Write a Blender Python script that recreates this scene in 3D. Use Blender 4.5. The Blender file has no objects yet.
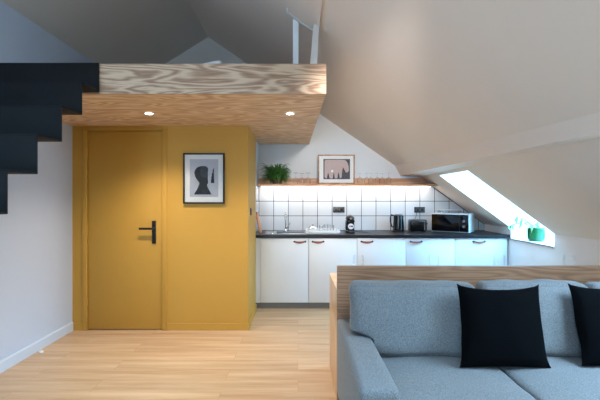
import bpy, bmesh, math, random
from mathutils import Vector, Matrix, noise
random.seed(7)
S = bpy.context.scene
COL = S.collection
CAMZ = 1.35; F = 410.0

# ------------------------------------------------------------ materials
def rgb(r, g, b):
    def c(v):
        v /= 255.0
        return v / 12.92 if v <= 0.04045 else ((v + 0.055) / 1.055) ** 2.4
    return (c(r), c(g), c(b), 1)

def newmat(name):
    m = bpy.data.materials.new(name); m.use_nodes = True
    nt = m.node_tree; b = nt.nodes['Principled BSDF']
    return m, nt, b

def mat(name, col, rough=0.5, metal=0.0, var=0.06, nscale=8, bump=0.0, bscale=60, sheen=0.0, coat=0.0, spec=0.5, stretch=(1, 1, 1)):
    m, nt, b = newmat(name); L = nt.links
    tc = nt.nodes.new('ShaderNodeTexCoord')
    mp = nt.nodes.new('ShaderNodeMapping'); mp.inputs['Scale'].default_value = stretch
    L.new(tc.outputs['Object'], mp.inputs['Vector'])
    n = nt.nodes.new('ShaderNodeTexNoise'); n.inputs['Scale'].default_value = nscale; n.inputs['Detail'].default_value = 4
    L.new(mp.outputs[0], n.inputs['Vector'])
    mx = nt.nodes.new('ShaderNodeMix'); mx.data_type = 'RGBA'
    mx.inputs[6].default_value = tuple(c * (1 - var) for c in col[:3]) + (1,)
    mx.inputs[7].default_value = tuple(min(1, c * (1 + var)) for c in col[:3]) + (1,)
    L.new(n.outputs['Fac'], mx.inputs[0]); L.new(mx.outputs[2], b.inputs['Base Color'])
    b.inputs['Roughness'].default_value = rough; b.inputs['Metallic'].default_value = metal
    b.inputs['Specular IOR Level'].default_value = spec
    if sheen: b.inputs['Sheen Weight'].default_value = sheen
    if coat: b.inputs['Coat Weight'].default_value = coat
    if bump:
        n2 = nt.nodes.new('ShaderNodeTexNoise'); n2.inputs['Scale'].default_value = bscale; n2.inputs['Detail'].default_value = 3
        L.new(mp.outputs[0], n2.inputs['Vector'])
        bp = nt.nodes.new('ShaderNodeBump'); bp.inputs['Strength'].default_value = bump; bp.inputs['Distance'].default_value = 0.004
        L.new(n2.outputs['Fac'], bp.inputs['Height']); L.new(bp.outputs[0], b.inputs['Normal'])
    return m

def fabric(name, c1, c2, rough=0.95, scale=260, sheen=0.15):
    m, nt, b = newmat(name); L = nt.links
    tc = nt.nodes.new('ShaderNodeTexCoord')
    n = nt.nodes.new('ShaderNodeTexNoise'); n.inputs['Scale'].default_value = scale; n.inputs['Detail'].default_value = 2
    n0 = nt.nodes.new('ShaderNodeTexNoise'); n0.inputs['Scale'].default_value = scale * 0.6
    for q in (n, n0): L.new(tc.outputs['Object'], q.inputs['Vector'])
    ad = nt.nodes.new('ShaderNodeMath'); ad.operation = 'ADD'
    L.new(n.outputs['Fac'], ad.inputs[0]); L.new(n0.outputs['Fac'], ad.inputs[1])
    rp = nt.nodes.new('ShaderNodeValToRGB')
    rp.color_ramp.elements[0].position = 0.38; rp.color_ramp.elements[0].color = c1
    rp.color_ramp.elements[1].position = 0.62; rp.color_ramp.elements[1].color = c2
    hf = nt.nodes.new('ShaderNodeMath'); hf.operation = 'MULTIPLY'; hf.inputs[1].default_value = 0.5
    L.new(ad.outputs[0], hf.inputs[0]); L.new(hf.outputs[0], rp.inputs[0]); L.new(rp.outputs[0], b.inputs['Base Color'])
    b.inputs['Roughness'].default_value = rough; b.inputs['Sheen Weight'].default_value = sheen
    b.inputs['Specular IOR Level'].default_value = 0.2 if sheen else 0.06
    bp = nt.nodes.new('ShaderNodeBump'); bp.inputs['Strength'].default_value = 0.35; bp.inputs['Distance'].default_value = 0.002
    L.new(n.outputs['Fac'], bp.inputs['Height']); L.new(bp.outputs[0], b.inputs['Normal'])
    return m

def grain(name, dark, light, scale=(1, 1, 1), freq=10.0, nscale=1.6, rough=0.5, dist=0.0, contrast=(0.25, 0.75), fine=0.35, knots=0.0):
    """sawn wood: contour rings of a stretched noise field plus fine fibres"""
    m, nt, b = newmat(name); L = nt.links; N = nt.nodes.new
    tc = N('ShaderNodeTexCoord'); mp = N('ShaderNodeMapping'); mp.inputs['Scale'].default_value = scale
    L.new(tc.outputs['Object'], mp.inputs['Vector'])
    n = N('ShaderNodeTexNoise'); n.inputs['Scale'].default_value = nscale; n.inputs['Detail'].default_value = 1.5
    n.inputs['Distortion'].default_value = dist
    L.new(mp.outputs[0], n.inputs['Vector'])
    ml = N('ShaderNodeMath'); ml.operation = 'MULTIPLY'; ml.inputs[1].default_value = freq * 6.283
    L.new(n.outputs['Fac'], ml.inputs[0])
    sn = N('ShaderNodeMath'); sn.operation = 'SINE'; L.new(ml.outputs[0], sn.inputs[0])
    f = N('ShaderNodeTexNoise'); f.inputs['Scale'].default_value = 45; f.inputs['Detail'].default_value = 3
    mp2 = N('ShaderNodeMapping'); mp2.inputs['Scale'].default_value = (scale[0] * 0.25, scale[1], scale[2])
    L.new(tc.outputs['Object'], mp2.inputs['Vector']); L.new(mp2.outputs[0], f.inputs['Vector'])
    if knots:
        n.inputs['Detail'].default_value = 3.5; n.inputs['Roughness'].default_value = 0.42
    mr = N('ShaderNodeMapRange'); mr.inputs['From Min'].default_value = -1; L.new(sn.outputs[0], mr.inputs['Value'])
    mx = N('ShaderNodeMix'); mx.data_type = 'FLOAT'; mx.inputs[0].default_value = fine
    L.new(mr.outputs[0], mx.inputs[2]); L.new(f.outputs['Fac'], mx.inputs[3])
    rp = N('ShaderNodeValToRGB')
    rp.color_ramp.elements[0].position = contrast[0]; rp.color_ramp.elements[0].color = dark
    rp.color_ramp.elements[1].position = contrast[1]; rp.color_ramp.elements[1].color = light
    L.new(mx.outputs[0], rp.inputs[0]); L.new(rp.outputs[0], b.inputs['Base Color'])
    b.inputs['Roughness'].default_value = rough
    bp = N('ShaderNodeBump'); bp.inputs['Strength'].default_value = 0.1; bp.inputs['Distance'].default_value = 0.002
    L.new(f.outputs['Fac'], bp.inputs['Height']); L.new(bp.outputs[0], b.inputs['Normal'])
    return m

def floor_mat():
    m, nt, b = newmat('oak_floor'); L = nt.links; N = nt.nodes.new
    tc = N('ShaderNodeTexCoord')
    br = N('ShaderNodeTexBrick'); br.offset = 0.37; br.offset_frequency = 2
    br.inputs['Scale'].default_value = 1; br.inputs['Brick Width'].default_value = 1.45; br.inputs['Row Height'].default_value = 0.19
    br.inputs['Mortar Size'].default_value = 0.0012; br.inputs['Mortar Smooth'].default_value = 0.1
    br.inputs['Color1'].default_value = (0, 0, 0, 1); br.inputs['Color2'].default_value = (1, 1, 1, 1); br.inputs['Mortar'].default_value = (0.5, 0.5, 0.5, 1)
    L.new(tc.outputs['Object'], br.inputs['Vector'])
    mp = N('ShaderNodeMapping'); mp.inputs['Scale'].default_value = (0.5, 6, 1); L.new(tc.outputs['Object'], mp.inputs['Vector'])
    of = N('ShaderNodeVectorMath'); of.operation = 'MULTIPLY_ADD'
    L.new(br.outputs['Color'], of.inputs[0]); of.inputs[1].default_value = (7, 3, 5); L.new(mp.outputs[0], of.inputs[2])
    n = N('ShaderNodeTexNoise'); n.inputs['Scale'].default_value = 2.2; n.inputs['Detail'].default_value = 5; n.inputs['Roughness'].default_value = 0.6
    L.new(of.outputs[0], n.inputs['Vector'])
    rp = N('ShaderNodeValToRGB')
    rp.color_ramp.elements[0].position = 0.3; rp.color_ramp.elements[0].color = rgb(183, 147, 111)
    rp.color_ramp.elements[1].position = 0.72; rp.color_ramp.elements[1].color = rgb(216, 186, 151)
    L.new(n.outputs['Fac'], rp.inputs[0])
    hs = N('ShaderNodeHueSaturation'); 
    mr = N('ShaderNodeMapRange'); mr.inputs['To Min'].default_value = 0.94; mr.inputs['To Max'].default_value = 1.04
    sp = N('ShaderNodeSeparateColor'); L.new(br.outputs['Color'], sp.inputs[0]); L.new(sp.outputs[0], mr.inputs['Value'])
    L.new(mr.outputs[0], hs.inputs['Value']); L.new(rp.outputs[0], hs.inputs['Color'])
    mx = N('ShaderNodeMix'); mx.data_type = 'RGBA'; mx.inputs[7].default_value = rgb(172, 138, 102)
    L.new(br.outputs['Fac'], mx.inputs[0]); L.new(hs.outputs[0], mx.inputs[6]); L.new(mx.outputs[2], b.inputs['Base Color'])
    b.inputs['Roughness'].default_value = 0.42; b.inputs['Specular IOR Level'].default_value = 0.35
    bp = N('ShaderNodeBump'); bp.inputs['Strength'].default_value = 0.08; bp.inputs['Distance'].default_value = 0.002
    L.new(n.outputs['Fac'], bp.inputs['Height']); L.new(bp.outputs[0], b.inputs['Normal'])
    return m

def tile_mat(name, axis, off):
    m, nt, b = newmat(name); L = nt.links; N = nt.nodes.new
    tc = N('ShaderNodeTexCoord'); sx = N('ShaderNodeSeparateXYZ'); cx = N('ShaderNodeCombineXYZ')
    L.new(tc.outputs['Object'], sx.inputs[0])
    a = N('ShaderNodeMath'); a.operation = 'SUBTRACT'; a.inputs[1].default_value = off; L.new(sx.outputs[axis], a.inputs[0])
    c = N('ShaderNodeMath'); c.operation = 'SUBTRACT'; c.inputs[1].default_value = 0.906 - 2.0; L.new(sx.outputs['Z'], c.inputs[0])
    L.new(a.outputs[0], cx.inputs[0]); L.new(c.outputs[0], cx.inputs[1])
    br = N('ShaderNodeTexBrick'); br.offset = 0.0; br.squash = 1.0
    br.inputs['Scale'].default_value = 1; br.inputs['Brick Width'].default_value = 0.2; br.inputs['Row Height'].default_value = 0.2
    br.inputs['Mortar Size'].default_value = 0.0042; br.inputs['Mortar Smooth'].default_value = 0.2
    br.inputs['Color1'].default_value = rgb(204, 208, 212); br.inputs['Color2'].default_value = rgb(212, 215, 219); br.inputs['Mortar'].default_value = rgb(52, 54, 60)
    L.new(cx.outputs[0], br.inputs['Vector']); L.new(br.outputs['Color'], b.inputs['Base Color'])
    b.inputs['Roughness'].default_value = 0.22
    bp = N('ShaderNodeBump'); bp.invert = True; bp.inputs['Strength'].default_value = 0.4; bp.inputs['Distance'].default_value = 0.003
    L.new(br.outputs['Fac'], bp.inputs['Height']); L.new(bp.outputs[0], b.inputs['Normal'])
    return m

def glass_mat(name, tint=(0.985, 0.99, 0.99, 1), refl=0.1, rough=0.03, k=0.5):
    m, nt, b = newmat(name); L = nt.links; N = nt.nodes.new
    tr = N('ShaderNodeBsdfTransparent'); tr.inputs[0].default_value = tint
    gl = N('ShaderNodeBsdfGlossy'); gl.inputs['Roughness'].default_value = rough
    fr = N('ShaderNodeFresnel'); fr.inputs['IOR'].default_value = 1.45
    ad = N('ShaderNodeMath'); ad.operation = 'ADD'; ad.inputs[1].default_value = refl * 0.2; L.new(fr.outputs[0], ad.inputs[0])
    mx = N('ShaderNodeMixShader'); hf = N('ShaderNodeMath'); hf.operation = 'MULTIPLY'; hf.inputs[1].default_value = k; L.new(ad.outputs[0], hf.inputs[0])
    L.new(hf.outputs[0], mx.inputs[0]); L.new(tr.outputs[0], mx.inputs[1]); L.new(gl.outputs[0], mx.inputs[2])
    L.new(mx.outputs[0], nt.nodes['Material Output'].inputs[0])
    return m

def emis(name, col, st):
    m, nt, b = newmat(name)
    b.inputs['Base Color'].default_value = (0.8, 0.8, 0.8, 1)
    b.inputs['Emission Color'].default_value = col; b.inputs['Emission Strength'].default_value = st
    return m

M = {}
M['white'] = mat('white_paint', rgb(224, 229, 234), 0.85, var=0.015, nscale=3, bump=0.05, bscale=90)
M['skirt'] = mat('cool_white_skirting', rgb(204, 218, 234), 0.5, var=0.01)
M['kneew'] = mat('knee_wall_paint', rgb(242, 232, 228), 0.85, var=0.015, nscale=3)
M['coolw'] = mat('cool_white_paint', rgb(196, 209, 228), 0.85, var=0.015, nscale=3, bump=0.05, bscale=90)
M['slope'] = mat('warm_white_paint', rgb(241, 226, 214), 0.88, var=0.02, nscale=2, bump=0.05, bscale=90)
M['trimw'] = mat('white_gloss_trim', rgb(232, 234, 236), 0.45, var=0.01)
M['loft'] = mat('shade_toned_loft_paint', rgb(212, 206, 200), 0.9, var=0.02, nscale=3, bump=0.05, bscale=90)  # darker tone carries the shade of the unlit loft
M['yellow'] = mat('mustard_paint', rgb(197, 152, 62), 0.62, var=0.02, nscale=4, bump=0.05, bscale=120)
M['floor'] = floor_mat()
M['tileX'] = tile_mat('white_square_tile', 'X', 0.267 - 4.0)
M['tileY'] = tile_mat('white_square_tile_side', 'Y', 5.62 - 4.0)
M['fascia'] = grain('cathedral_plywood', rgb(142, 102, 76), rgb(208, 178, 148), (0.75, 3.2, 5.2), 13.0, 1.5, 0.6, 0.3, (0.15, 0.72), 0.5, 1.0)
M['soffit'] = grain('warm_pine_panel', rgb(204, 160, 118), rgb(238, 206, 168), (1.0, 4.5, 3), 10.0, 1.3, 0.55, 0.5, (0.2, 0.8), 0.4)
M['oak'] = grain('brown_oak', rgb(126, 88, 62), rgb(176, 134, 102), (0.9, 3, 14), 9.0, 1.0, 0.45, 0.3, (0.15, 0.85), 0.6)
M['oaktop'] = grain('light_oak', rgb(214, 176, 136), rgb(232, 200, 162), (4, 1.2, 0.8), 6.0, 1.0, 0.3, 0.3, (0.2, 0.8), 0.5)
M['shelfw'] = grain('shelf_pine', rgb(196, 140, 100), rgb(226, 178, 138), (1, 4, 8), 6.0, 1.2, 0.5, 0.3, (0.2, 0.8), 0.5)
M['board'] = grain('board_beech', rgb(190, 120, 80), rgb(225, 165, 122), (3, 3, 0.8), 6.0, 1.2, 0.5, 0.3, (0.2, 0.8), 0.5)
M['steel'] = mat('dark_powder_steel', rgb(13, 15, 17), 0.65, spec=0.2, metal=0.0, var=0.05, bump=0.03, bscale=200)
M['cab'] = mat('white_cabinet_front', rgb(226, 227, 229), 0.35, var=0.01)
M['counter'] = mat('charcoal_worktop', rgb(27, 27, 31), 0.35, var=0.12, nscale=90, spec=0.35)
M['kick'] = mat('grey_plinth', rgb(130, 124, 118), 0.5)
M['black'] = mat('black_satin', rgb(16, 17, 19), 0.35, var=0.05)
M['blackgl'] = mat('black_gloss', rgb(7, 7, 10), 0.12, var=0.02)
M['appw'] = mat('white_appliance', rgb(228, 230, 231), 0.35, var=0.01)
M['chrome'] = mat('brushed_chrome', rgb(190, 192, 195), 0.22, metal=1.0, var=0.03)
M['leather'] = mat('tan_leather', rgb(150, 84, 58), 0.6, var=0.15, nscale=60, bump=0.2, bscale=150)
M['mat'] = mat('white_card', rgb(235, 236, 236), 0.9, var=0.005)
M['glass'] = glass_mat('clear_glass')
M['thinglass'] = glass_mat('thin_clear_glass', (.985, .99, .99, 1), 0.0, .03, .25)
M['picglass'] = glass_mat('matt_picture_glass', (.98, .98, .98, 1), 0.0, .45, .4)
M['tint'] = glass_mat('daylight_dimming_glass', (.66, .84, .94, 1), .05)  # tint added to dim and cool the daylight through the skylight
M['pane'] = glass_mat('window_glass', (0.96, 0.98, 1, 1), 0.05)
M['sofa'] = fabric('grey_blue_wool', rgb(95, 99, 100), rgb(127, 131, 133))
M['pillow'] = fabric('black_cotton', rgb(2, 3, 5), rgb(6, 8, 11), scale=400, sheen=0.0)
M['pipe'] = fabric('grey_blue_piping', rgb(96, 108, 118), rgb(136, 148, 157))
M['leaf'] = mat('fern_green', rgb(70, 118, 52), 0.5, var=0.45, nscale=14)
M['leaf2'] = mat('pale_leaf_green', rgb(96, 160, 92), 0.5, var=0.25, nscale=10)
M['stem'] = mat('green_stem', rgb(110, 130, 80), 0.6)
M['gpot'] = mat('green_glazed_pot', rgb(12, 98, 58), 0.18, var=0.12, nscale=20, coat=0.5)
M['bpot'] = mat('brown_pot', rgb(92, 72, 48), 0.7, var=0.2)
M['soil'] = mat('potting_soil', rgb(45, 34, 26), 0.95, var=0.3, nscale=60)
M['artblue'] = mat('pale_blue_grey_print', rgb(186, 192, 204), 0.85, var=0.02)
M['artdark'] = mat('dark_slate_print', rgb(18, 27, 36), 0.85, var=0.1, nscale=20)
M['artmid'] = mat('mid_slate_print', rgb(46, 56, 66), 0.85, var=0.08)
M['artpink'] = mat('dusty_pink_print', rgb(192, 170, 168), 0.85, var=0.03)
M['artgrey'] = mat('charcoal_print', rgb(58, 60, 70), 0.85, var=0.1, nscale=30)
M['framew'] = grain('oak_frame', rgb(150, 108, 76), rgb(190, 148, 112), (4, 4, 4), 6, 1.5, 0.5, 0.3, (0.2, 0.8), 0.5)
M['linen'] = mat('white_linen', rgb(232, 232, 232), 0.95, var=0.02, bump=0.2, bscale=30)
M['steeld'] = mat('dull_sink_steel', rgb(120, 122, 126), 0.35, metal=1.0, var=0.05)
M['led'] = emis('led_strip', (1, 0.93, 0.85, 1), 6)
M['bulb'] = emis('downlight_lens', (1, 0.9, 0.76, 1), 40)
M['red'] = mat('red_mark', rgb(190, 40, 45), 0.4)
M['sillgrey'] = mat('grey_sill_edge', rgb(120, 118, 120), 0.5)

# ------------------------------------------------------------ mesh helpers
class MB:
    def __init__(s): s.bm = bmesh.new()
    def box(s, x0, x1, y0, y1, z0, z1, bev=0.0, seg=2, rot=None, piv=None):
        b = bmesh.new()
        bmesh.ops.create_cube(b, size=1.0)
        for v in b.verts:
            v.co = Vector(((x0 + x1) / 2 + v.co.x * (x1 - x0), (y0 + y1) / 2 + v.co.y * (y1 - y0), (z0 + z1) / 2 + v.co.z * (z1 - z0)))
        if bev: bmesh.ops.bevel(b, geom=b.edges[:] + b.verts[:], offset=bev, segments=seg, profile=0.5, affect='EDGES')
        if rot is not None: bmesh.ops.rotate(b, verts=b.verts, cent=piv or (0, 0, 0), matrix=rot)
        return s.merge(b)
    def merge(s, b):
        me = bpy.data.meshes.new('t'); b.to_mesh(me); b.free(); s.bm.from_mesh(me); bpy.data.meshes.remove(me); return s
    def prism(s, pts, a0, a1, axis='Y', bev=0.0):
        """polygon in the plane across `axis`, extruded from a0 to a1"""
        b = bmesh.new()
        def P(p, a):
            if axis == 'Y': return (p[0], a, p[1])
            if axis == 'X': return (a, p[0], p[1])
            return (p[0], p[1], a)
        lo = [b.verts.new(P(p, a0)) for p in pts]; hi = [b.verts.new(P(p, a1)) for p in pts]
        n = len(pts); b.faces.new(lo); b.faces.new(hi[::-1])
        for i in range(n): b.faces.new((lo[i], hi[i], hi[(i + 1) % n], lo[(i + 1) % n]))
        bmesh.ops.recalc_face_normals(b, faces=b.faces)
        if bev: bmesh.ops.bevel(b, geom=b.edges[:], offset=bev, segments=2, profile=0.5, affect='EDGES')
        return s.merge(b)
    def loft(s, A, B):
        b = bmesh.new(); lo = [b.verts.new(p) for p in A]; hi = [b.verts.new(p) for p in B]; n = len(A)
        b.faces.new(lo); b.faces.new(hi[::-1])
        for i in range(n): b.faces.new((lo[i], hi[i], hi[(i + 1) % n], lo[(i + 1) % n]))
        bmesh.ops.recalc_face_normals(b, faces=b.faces)
        return s.merge(b)
    def lathe(s, prof, cx=0, cy=0, cz=0, n=28, sx=1.0, sy=1.0):
        b = bmesh.new(); rings = []
        for r, z in prof:
            if r < 1e-5: rings.append([b.verts.new((cx, cy, cz + z))])
            else: rings.append([b.verts.new((cx + sx * r * math.cos(2 * math.pi * i / n), cy + sy * r * math.sin(2 * math.pi * i / n), cz + z)) for i in range(n)])
        for A, B in zip(rings, rings[1:]):
            if len(A) == 1 and len(B) == 1: continue
            for i in range(n):
                j = (i + 1) % n
                if len(A) == 1: b.faces.new((A[0], B[j], B[i]))
                elif len(B) == 1: b.faces.new((A[i], A[j], B[0]))
                else: b.faces.new((A[i], A[j], B[j], B[i]))
        bmesh.ops.recalc_face_normals(b, faces=b.faces)
        return s.merge(b)
    def cyl(s, r, p0, p1, n=20, r1=None):
        b = bmesh.new(); p0 = Vector(p0); p1 = Vector(p1); d = p1 - p0
        bmesh.ops.create_cone(b, cap_ends=True, segments=n, radius1=r, radius2=r if r1 is None else r1, depth=d.length)
        q = Vector((0, 0, 1)).rotation_difference(d.normalized()).to_matrix().to_4x4()
        bmesh.ops.transform(b, matrix=Matrix.Translation((p0 + p1) / 2) @ q, verts=b.verts)
        return s.merge(b)
    def tube(s, pts, r, n=10, closed=False):
        b = bmesh.new(); pts = [Vector(p) for p in pts]; rings = []; m = len(pts); up = None
        for i, p in enumerate(pts):
            if closed: d = pts[(i + 1) % m] - pts[i - 1]
            else: d = pts[min(i + 1, m - 1)] - pts[max(i - 1, 0)]
            d.normalize()
            if up is None: up = d.orthogonal().normalized()
            up = (up - d * up.dot(d))
            up = up.normalized() if up.length > 1e-4 else d.orthogonal().normalized()
            w = d.cross(up); rr = r[i] if isinstance(r, (list, tuple)) else r
            rings.append([b.verts.new(p + (up * math.cos(2 * math.pi * k / n) + w * math.sin(2 * math.pi * k / n)) * rr) for k in range(n)])
        rng = range(m) if closed else range(m - 1)
        for i in rng:
            A, B = rings[i], rings[(i + 1) % m]
            for k in range(n): b.faces.new((A[k], A[(k + 1) % n], B[(k + 1) % n], B[k]))
        if not closed: b.faces.new(rings[0][::-1]); b.faces.new(rings[-1])
        bmesh.ops.recalc_face_normals(b, faces=b.faces)
        return s.merge(b)

def smooth(me, ang=35):
    for p in me.polygons: p.use_smooth = True
    try: me.set_sharp_from_angle(angle=math.radians(ang))
    except Exception: pass

def obj(name, mb, material, parent=None, label=None, sm=True, ang=35):
    me = bpy.data.meshes.new(name)
    if parent is not None and not parent.get('_local'):
        off = -parent.location if parent.parent is None else -(parent.location + parent.parent.location)
        bmesh.ops.translate(mb.bm, verts=mb.bm.verts, vec=off)
    mb.bm.to_mesh(me); mb.bm.free(); me.materials.append(material)
    if sm: smooth(me, ang)
    o = bpy.data.objects.new(name, me); COL.objects.link(o)
    if parent is not None: o.parent = parent
    if label: o['label'] = label
    return o

def sub(name, mb, material, part, label=None, ang=35):
    """sub-part: parented to a part that itself sits at its thing's origin"""
    return obj(name, mb, material, part, label, True, ang)

def struct(name, mb, material, sm=True, parent=None):
    o = obj(name, mb, material, parent, None, sm)
    if parent is None: o['kind'] = 'structure'
    return o

def thing(name, label, cat, loc, group=None, rz=0.0):
    o = bpy.data.objects.new(name, None); COL.objects.link(o); o.empty_display_size = 0.05
    o.location = loc; o.rotation_euler = (0, 0, rz); o['label'] = label; o['category'] = cat
    if group: o['group'] = group
    return o

def tag(o, label, cat, group=None):
    o['label'] = label; o['category'] = cat
    if group: o['group'] = group
    return o

def recenter(o, loc):
    loc = Vector(loc)
    for v in o.data.vertices: v.co -= loc
    o.location = loc
    return o

def copy_tree(o, parent=None):
    c = o.copy(); COL.objects.link(c)
    if parent is not None: c.parent = parent
    for ch in list(o.children): copy_tree(ch, c)
    return c

# ------------------------------------------------------------ room shell
XL, XR = -2.305, 2.558
YB, YR = 5.62, -2.5
zu = lambda x: 2.709 - 0.69 * x          # upper right slope
zl = lambda x: 2.859 - 0.73 * x          # lower right slope
RX, RZ = -1.23, zu(-1.23)                # ridge
zL = lambda x: RZ - 0.63 * (RX - x)      # left slope
SY0, SY1, SX = 4.09, 4.92, 1.695         # skylight opening

struct('floor', MB().box(XL, XR, YR, YB, -0.12, 0), M['floor'], False)
struct('wall_left', MB().box(XL - 0.12, XL, YR, YB, -0.12, zL(XL)), M['coolw'], False)
gable = [(XL - 0.12, 0), (3.15, 0), (3.15, zl(3.15)), (1.5, zl(1.5)), (1.5, zu(1.5)), (RX, RZ), (XL, zL(XL)), (XL - 0.12, zL(XL))]
gz = 2.302; xg = (2.709 - gz) / .69; xg = .16
struct('wall_back', MB().prism([(XL - .12, 0), (3.15, 0), (3.15, zl(3.15)), (1.5, zl(1.5)), (1.5, zu(1.5)), (xg, zu(xg)), (xg, gz), (XL - .12, gz)], YB, YB + 0.14), M['white'], False)
struct('wall_back_upper', MB().prism([(XL - .12, gz), (xg, gz), (xg, zu(xg)), (RX, RZ), (XL, zL(XL)), (XL - .12, zL(XL))], YB, YB + 0.14), M['loft'], False)  # gable split off so the loft's shade sits in its colour
# wall behind the camera with an opening added to let daylight in
w = MB()
WX0, WX1, WZ0, WZ1 = -1.8, -0.6, 0.85, 2.25
w.prism([(XL - 0.12, 0), (WX0, 0), (WX0, zL(WX0)), (XL, zL(XL)), (XL - 0.12, zL(XL))], YR - 0.14, YR)
w.prism([(WX1, 0), (3.15, 0), (3.15, zl(3.15)), (1.5, zl(1.5)), (1.5, zu(1.5)), (WX1, zu(WX1))], YR - 0.14, YR)
w.box(WX0, WX1, YR - 0.14, YR, 0, WZ0)
w.prism([(WX0, WZ1), (WX1, WZ1), (WX1, zu(WX1)), (RX, RZ), (WX0, zL(WX0))], YR - 0.14, YR)
struct('wall_rear', w, M['white'], False)
# slopes
UX0, UX1, UY0, UY1 = -0.75, 0.95, 0.3, 1.3          # unseen roof window, added for top light
top_ = lambda x: RZ + 0.3 + (zl(1.5) + 0.27 - RZ - 0.3) * (x - RX) / (1.5 - RX)
up_ = lambda a, b: [(a, zu(a)), (b, zu(b)), (b, top_(b)), (a, top_(a))]
w = MB().prism(up_(RX, 1.5), UY1, YB).prism(up_(RX, 1.5), YR, UY0).prism(up_(RX, UX0), UY0, UY1).prism(up_(UX1, 1.5), UY0, UY1)
struct('ceiling', w, M['slope'], False)
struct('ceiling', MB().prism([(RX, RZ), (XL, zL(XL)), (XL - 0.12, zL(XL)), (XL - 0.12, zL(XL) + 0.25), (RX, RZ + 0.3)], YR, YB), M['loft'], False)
lo = [(1.5, zl(1.5)), (3.15, zl(3.15)), (3.15, zl(3.15) + 0.27), (1.5, zl(1.5) + 0.27)]
TY0, TY1 = 1.0, 2.2  # unseen second skylight, added to light sofa and kitchen
w = MB().prism(lo, YR, TY0).prism(lo, TY1, SY0).prism(lo, SY1, YB)
lowp = [(2.45, zl(2.45)), (3.15, zl(3.15)), (3.15, zl(3.15) + .27), (2.45, zl(2.45) + .27)]
w.prism([(1.5, zl(1.5)), (SX, zl(SX)), (SX + 0.13, zl(SX + 0.13) + 0.27), (1.5, zl(1.5) + 0.27)], TY0, TY1).prism(lowp, TY0, TY1)
w.prism([(1.5, zl(1.5)), (SX, zl(SX)), (SX + 0.13, zl(SX + 0.13) + 0.27), (1.5, zl(1.5) + 0.27)], SY0, SY1)
struct('ceiling', w, M['slope'], False)
kn = [(XR, 0), (3.15, 0), (3.15, zl(3.15)), (XR, zl(XR))]
w = MB().prism(kn, YR, SY0).prism(kn, SY1, YB).box(XR, 3.15, SY0, SY1, 0, 0.852)
struct('wall_right', w, M['kneew'], False)
# purlin
def pur(y, xl, bl, xr): return [(xl, y, zu(xl)), (bl[0], y, bl[1]), (xr, y, zl(xr)), (1.5, y, zl(1.5)), (1.5, y, zu(1.5))]
A = pur(YB, 1.329, (1.40, 1.655), 1.665); B = pur(1.9, 1.394, (1.435, 1.662), 1.617); Cc = pur(YR, 1.394, (1.435, 1.662), 1.617)
w = MB().loft(A, B).loft(B, Cc)
o = struct('trim_1', w, M['slope'], False)

# skylight window
win = bpy.data.objects.new('window_1', None); COL.objects.link(win); win.location = (2.4, 4.5, 0.868); win['kind'] = 'structure'
off = 0.20 * math.sqrt(1 + 0.73 ** 2)
def slab(x0, x1, y0, y1, o0, o1, mb): return mb.prism([(x0, zl(x0) + o0), (x1, zl(x1) + o0), (x1, zl(x1) + o1), (x0, zl(x0) + o1)], y0, y1)
fr = MB(); fx0, fx1 = 1.76, 3.10
slab(fx0 - .06, fx0, SY0 - .06, SY1 + .06, .271, .33, fr); slab(fx1, fx1 + .05, SY0 - .06, SY1 + .06, .271, .33, fr)
slab(fx0, fx1, SY0 - .06, SY0, .271, .33, fr); slab(fx0, fx1, SY1, SY1 + .06, .271, .33, fr)
obj('window_frame', fr, M['trimw'], win)
win3 = bpy.data.objects.new('added_window_3', None); COL.objects.link(win3); win3.location = (.1, .8, 2.9); win3['kind'] = 'structure'  # added out-of-view roof window, a source of top light
fr = MB(); mid = .1
for (a, b, c, d_) in ((UX0, UX0 + .05, UY0, UY1), (UX1 - .05, UX1, UY0, UY1), (UX0 + .05, UX1 - .05, UY0, UY0 + .05), (UX0 + .05, UX1 - .05, UY1 - .05, UY1)):
    fr.prism([(a, zu(a) + .16), (b, zu(b) + .16), (b, zu(b) + .22), (a, zu(a) + .22)], c, d_)
obj('window_frame', fr, M['trimw'], win3)
obj('pane', MB().prism([(UX0 + .05, zu(UX0 + .05) + .18), (UX1 - .05, zu(UX1 - .05) + .18), (UX1 - .05, zu(UX1 - .05) + .19), (UX0 + .05, zu(UX0 + .05) + .19)], UY0 + .05, UY1 - .05), M['pane'], win3)
obj('pane', slab(fx0, fx1, SY0, SY1, .29, .30, MB()), M['tint'], win)
obj('window_sill', MB().box(XR - 0.012, 3.12, SY0, SY1, 0.854, 0.868), M['trimw'], win)
obj('sill_edge', MB().box(XR - 0.016, XR - 0.012, SY0, SY1, 0.853, 0.866), M['sillgrey'], win)
win4 = bpy.data.objects.new('added_window_4', None); COL.objects.link(win4); win4.location = (2.1, 1.6, 1.4); win4['kind'] = 'structure'  # frame and pane of the added lower skylight, out of view
fr = MB()
slab(fx0 - .06, fx0, TY0 - .06, TY1 + .06, .271, .33, fr); slab(2.45, 2.5, TY0 - .06, TY1 + .06, .271, .33, fr)
slab(fx0, 2.45, TY0 - .06, TY0, .271, .33, fr); slab(fx0, 2.45, TY1, TY1 + .06, .271, .33, fr)
obj('window_frame', fr, M['trimw'], win4)
obj('pane', slab(fx0, 2.45, TY0, TY1, .29, .30, MB()), M['pane'], win4)
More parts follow.
